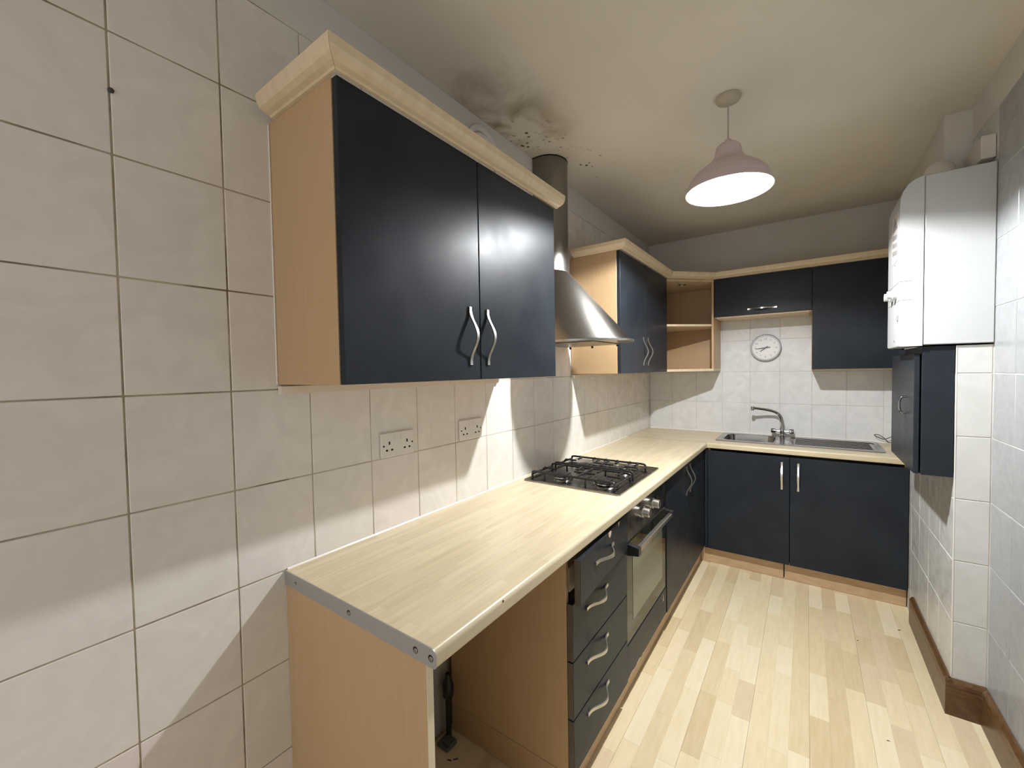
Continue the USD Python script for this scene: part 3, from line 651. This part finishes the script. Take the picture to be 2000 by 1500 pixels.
# ------------------------------------------------------------------ boiler, flue, meter cupboard
bo = Thing('boiler', 'white wall-hung gas boiler with rounded front on the right wall', 'boiler', (1.65, 2.32, 1.5295))
PY0, PY1 = 2.165, 2.462
bo.add('casing', box(1.5925, XR - .001, PY0, PY1 + .02, 1.5335, 2.2305, .003), BOILERW)
fp = [(1.589, 1.530), (1.520, 1.5295), (1.5155, 1.535), (1.515, 2.115), (1.517, 2.150), (1.524, 2.180), (1.540, 2.207), (1.562, 2.223), (1.589, 2.231)]
bo.add('front_cover', prism(fp, PY0, PY1, 'xz'), BOILERW, smooth=40)
bo.add('panel_gap', box(1.589, 1.5925, PY0 + .003, PY1 - .003, 1.54, 2.226, 0), GREYP)
for z in (1.724, 1.803): bo.add('panel_seam', box(1.5145, 1.556, PY0 - .0004, PY1 - .01, z, z + .0022, 0), GREYP)
for y in (2.235, 2.315):
    bo.add('control_knob', lathe([(0, .0), (.022, .0), (.022, .012), (.018, .016), (.017, .030), (0, .031)], 28, (0, 0, 0), 'x').apply_transform(trimesh.transformations.rotation_matrix(math.pi, [0, 0, 1])).apply_translation((1.5148, y, 1.760)), BOILERW, smooth=35)
lab = bo.add('label', box(1.5138, 1.5149, 2.195, 2.345, 1.905, 2.115, .0003), WHITEP)
bo.add('label_mark', prism([(2.21, 2.045), (2.33, 2.045), (2.27, 2.105)], 1.5132, 1.5138, 'yz'), GREYP, parent=lab)
for k in range(3): bo.add('label_mark', prism([(2.21, 1.93 + k*.034), (2.33, 1.945 + k*.034), (2.33, 1.965 + k*.034), (2.21, 1.95 + k*.034)], 1.5132, 1.5138, 'yz'), GREYP, parent=lab)
for z in (1.56, 1.895): bo.add('cover_screw', lathe([(0, 0), (.006, 0), (.005, .002), (0, .0025)], 14, (0, 0, 0), 'x').apply_transform(trimesh.transformations.rotation_matrix(math.pi, [0, 0, 1])).apply_translation((1.5148, 2.268, z)), GREYP, smooth=35)
bo.add('drain_catch', box(1.5105, 1.5148, 2.178, 2.192, 1.64, 1.665, .001), GREYP)
fpth = smooth_path([(1.665, 2.34, 2.2312), (1.665, 2.34, 2.262), (1.668, 2.365, 2.288), (1.672, 2.41, 2.298), (1.676, 2.486, 2.300)], 6)
single('flue_pipe', cat(tube(fpth, np.linspace(.056, .050, len(fpth)), 24), lathe([(0, 2.2311), (.066, 2.2311), (.066, 2.238), (.058, 2.241), (0, 2.241)], 32, (1.665, 2.34, 0))), PLASTER, 'pale bent flue pipe on top of the boiler', 'pipe', smooth=45)
mc = Thing('meter_cupboard', 'narrow dark painted meter cupboard with a small chrome handle under the boiler', 'cupboard', (1.63, 2.47, .985))
mc.add('box', box(1.592, XC - .0025, 2.182, 2.752, .985, 1.5275, .002), PAINT)
d = mc.add('door', box(1.569, 1.5875, 2.19, 2.752, .987, 1.498, .002), PAINT)
hp_ = smooth_path([(1.5685, 2.352, 1.305), (1.552, 2.352, 1.302), (1.546, 2.352, 1.285), (1.545, 2.352, 1.268), (1.546, 2.352, 1.251), (1.552, 2.352, 1.234), (1.5685, 2.352, 1.231)], 6)
mc.add('handle', tube(hp_, .0045, 10), CHROME, parent=d, smooth=50)
cbl = smooth_path([(1.688, 3.62, .957), (1.64, 3.618, .932), (1.606, 3.62, .943), (1.588, 3.622, .958), (1.612, 3.624, .959), (1.643, 3.622, .936), (1.664, 3.618, .911), (1.688, 3.616, .917)], 8)
single('cable', tube(cbl, .0022, 8), BLACKP, 'thin black looped cable at the back right of the sink worktop', 'cable', smooth=50)

# ------------------------------------------------------------------ sockets
so = Thing('double_socket', 'white double power socket on the tiles, the nearer one under the near wall cabinet', 'socket', (.0006, .722, 1.202))
Lc = so.loc
so.add('plate', box(.0007, .0095, .649, .795, 1.159, 1.245, .0025), WHITEP)
for y in (.708, .737): so.add('switch', hullpts((.0095, y - .005, 1.215), (.0095, y + .005, 1.215), (.0095, y - .005, 1.238), (.0095, y + .005, 1.238), (.0105, y - .005, 1.236), (.0105, y + .005, 1.236), (.0128, y - .005, 1.218), (.0128, y + .005, 1.218)), WHITEP)
for yc in (.683, .761):
    so.add('earth_slot', box(.0093, .0098, yc - .003, yc + .003, 1.203, 1.214, 0), DARKVOID)
    for s in (-1, 1): so.add('pin_slot', box(.0093, .0098, yc + s*.011 - .0042, yc + s*.011 + .0042, 1.181, 1.187, 0), DARKVOID)
    so.add('plate_screw', cyl((.0094, yc + (-.024 if yc < .72 else .024), 1.200), (.0099, yc + (-.024 if yc < .72 else .024), 1.200), .0034, 12), DARKVOID)
x = UsdGeom.Xform.Define(stage, numbered('/World/double_socket')); x.AddTranslateOp().Set(Gf.Vec3d(.0006, 1.117, 1.205))
x.GetPrim().GetReferences().AddInternalReference(Sdf.Path('/World/double_socket')); x.GetPrim().SetInstanceable(True)
setp(x.GetPrim(), 'white double power socket on the tiles, the farther one beside the hob', 'socket')

# ------------------------------------------------------------------ pendant lamp
LX, LY = .924, 1.737
pl = Thing('pendant_lamp', 'lit pendant lamp with dusty pink bell shade hanging from the ceiling', 'lamp', (LX, LY, 2.2))
pl.add('ceiling_rose', lathe([(0, H - .0005), (.047, H - .0005), (.048, H - .008), (.044, H - .018), (.032, H - .024), (.008, H - .027), (0, H - .027)], 36, (LX, LY, 0)), ROSEM, smooth=40)
pl.add('cord', cyl((LX, LY, 2.405), (LX, LY, H - .0265), .0030, 10), CORDM, smooth=40)
pl.add('lamp_holder', lathe([(0, 2.318), (.019, 2.318), (.0195, 2.36), (.017, 2.398), (.011, 2.408), (.004, 2.412), (0, 2.412)], 24, (LX, LY, 0)), SHADE_OUT, smooth=40)
ob = [(.0215, 2.392), (.036, 2.388), (.046, 2.378), (.050, 2.362), (.052, 2.345), (.060, 2.328), (.077, 2.310), (.100, 2.294), (.124, 2.276), (.144, 2.254), (.157, 2.230), (.164, 2.208), (.1665, 2.196)]
shell = lathe(ob, 64, (LX, LY, 0)); shell.invert()
pl.add('shade', cat(shell), SHADE_OUT, smooth=40)
ib = [(r - .0022, z - .0012) for r, z in ob[:-1]] + [(.1645, 2.196)]
pl.add('shade_lining', cat(lathe(ib, 64, (LX, LY, 0)), lathe([(.1645, 2.196), (.1665, 2.196)], 64, (LX, LY, 0))), SHADE_IN, smooth=40)
pl.add('bulb_body', lathe([(0, 2.3178), (.013, 2.3178), (.0135, 2.295), (.020, 2.275), (.029, 2.262), (.0315, 2.249), (.0312, 2.2435), (0, 2.2435)], 28, (LX, LY, 0)), WHITEP, smooth=40)
pl.add('bulb', lathe([(.0308, 2.2433), (.0305, 2.242), (.027, 2.2355), (.019, 2.230), (.010, 2.2272), (0, 2.2265)], 28, (LX, LY, 0)), BULBM, smooth=True)

# ------------------------------------------------------------------ small things
vy, vz = 1.243, 2.436
single('vent_ring', cat(lathe([(.092, .001), (.118, .001), (.118, .010), (.112, .014), (.100, .014), (.094, .008), (.092, .001)], 48, (0, vy, vz), 'x'), lathe([(.0, .0008), (.088, .0008), (.088, .006), (.080, .010), (.072, .006), (0, .003)], 48, (0, vy, vz), 'x')), WHITEP, 'round white vent ring on the wall behind the near wall cabinet', 'vent', smooth=35)
single('wall_plug', cat(lathe([(0, .0006), (.0055, .0006), (.005, .004), (.003, .0055), (0, .0058)], 16, (0, .002, 2.059), 'x')), MARKP, 'small dark wall plug stuck in the upper left tile joint', 'plug', smooth=35)
dp = Thing('drain_pipe', 'black standing drain pipe in the corner of the empty appliance gap', 'pipe', (.065, .895, 0))
dp.add('pipe', tube(smooth_path([(.045, .905, .004), (.045, .905, .12), (.045, .905, .20)], 4), .011, 14), BLACKP, smooth=50)
dp.add('coupling', lathe([(0, .165), (.015, .165), (.022, .175), (.022, .215), (.017, .232), (.011, .240), (.010, .262), (0, .262)], 20, (.045, .905, 0)), BLACKP, smooth=40)
single('floor_bracket', cat(box(.030, .090, .850, .905, .0006, .016, .004), box(.050, .095, .862, .900, .016, .026, .003)), plain('dull_lead', (.16, .16, .155), .55, .5), 'dull grey metal bracket on the floor under the drain pipe', 'bracket')
for (cx, cy, s, a, lbl) in ((.112, .836, .010, .3, 'dark curled crumb on the gap floor, leftmost of the crumbs'), (.130, .852, .011, .9, 'dark curled crumb on the gap floor, right beside another'), (1.46, 1.858, .006, .2, 'dark speck of dirt on the pale laminate floor, nearest the right skirting'),
                            (1.422, 2.551, .006, 1.1, 'tiny dark fleck on the laminate floor in front of the sink cabinet'), (1.615, 2.785, .009, .5, 'small dark sliver on the floor near the sink plinth corner')):
    m = hullpts((-s, -s*.25, 0), (s, -s*.3, 0), (s*.8, s*.3, 0), (-s*.7, s*.25, 0), (-s*.3, 0, s*.35), (s*.4, .0, s*.3)); m.apply_transform(trimesh.transformations.rotation_matrix(a, [0, 0, 1])); m.apply_translation((cx, cy, .0003))
    single('crumb', m, MARKP, lbl, 'crumb')
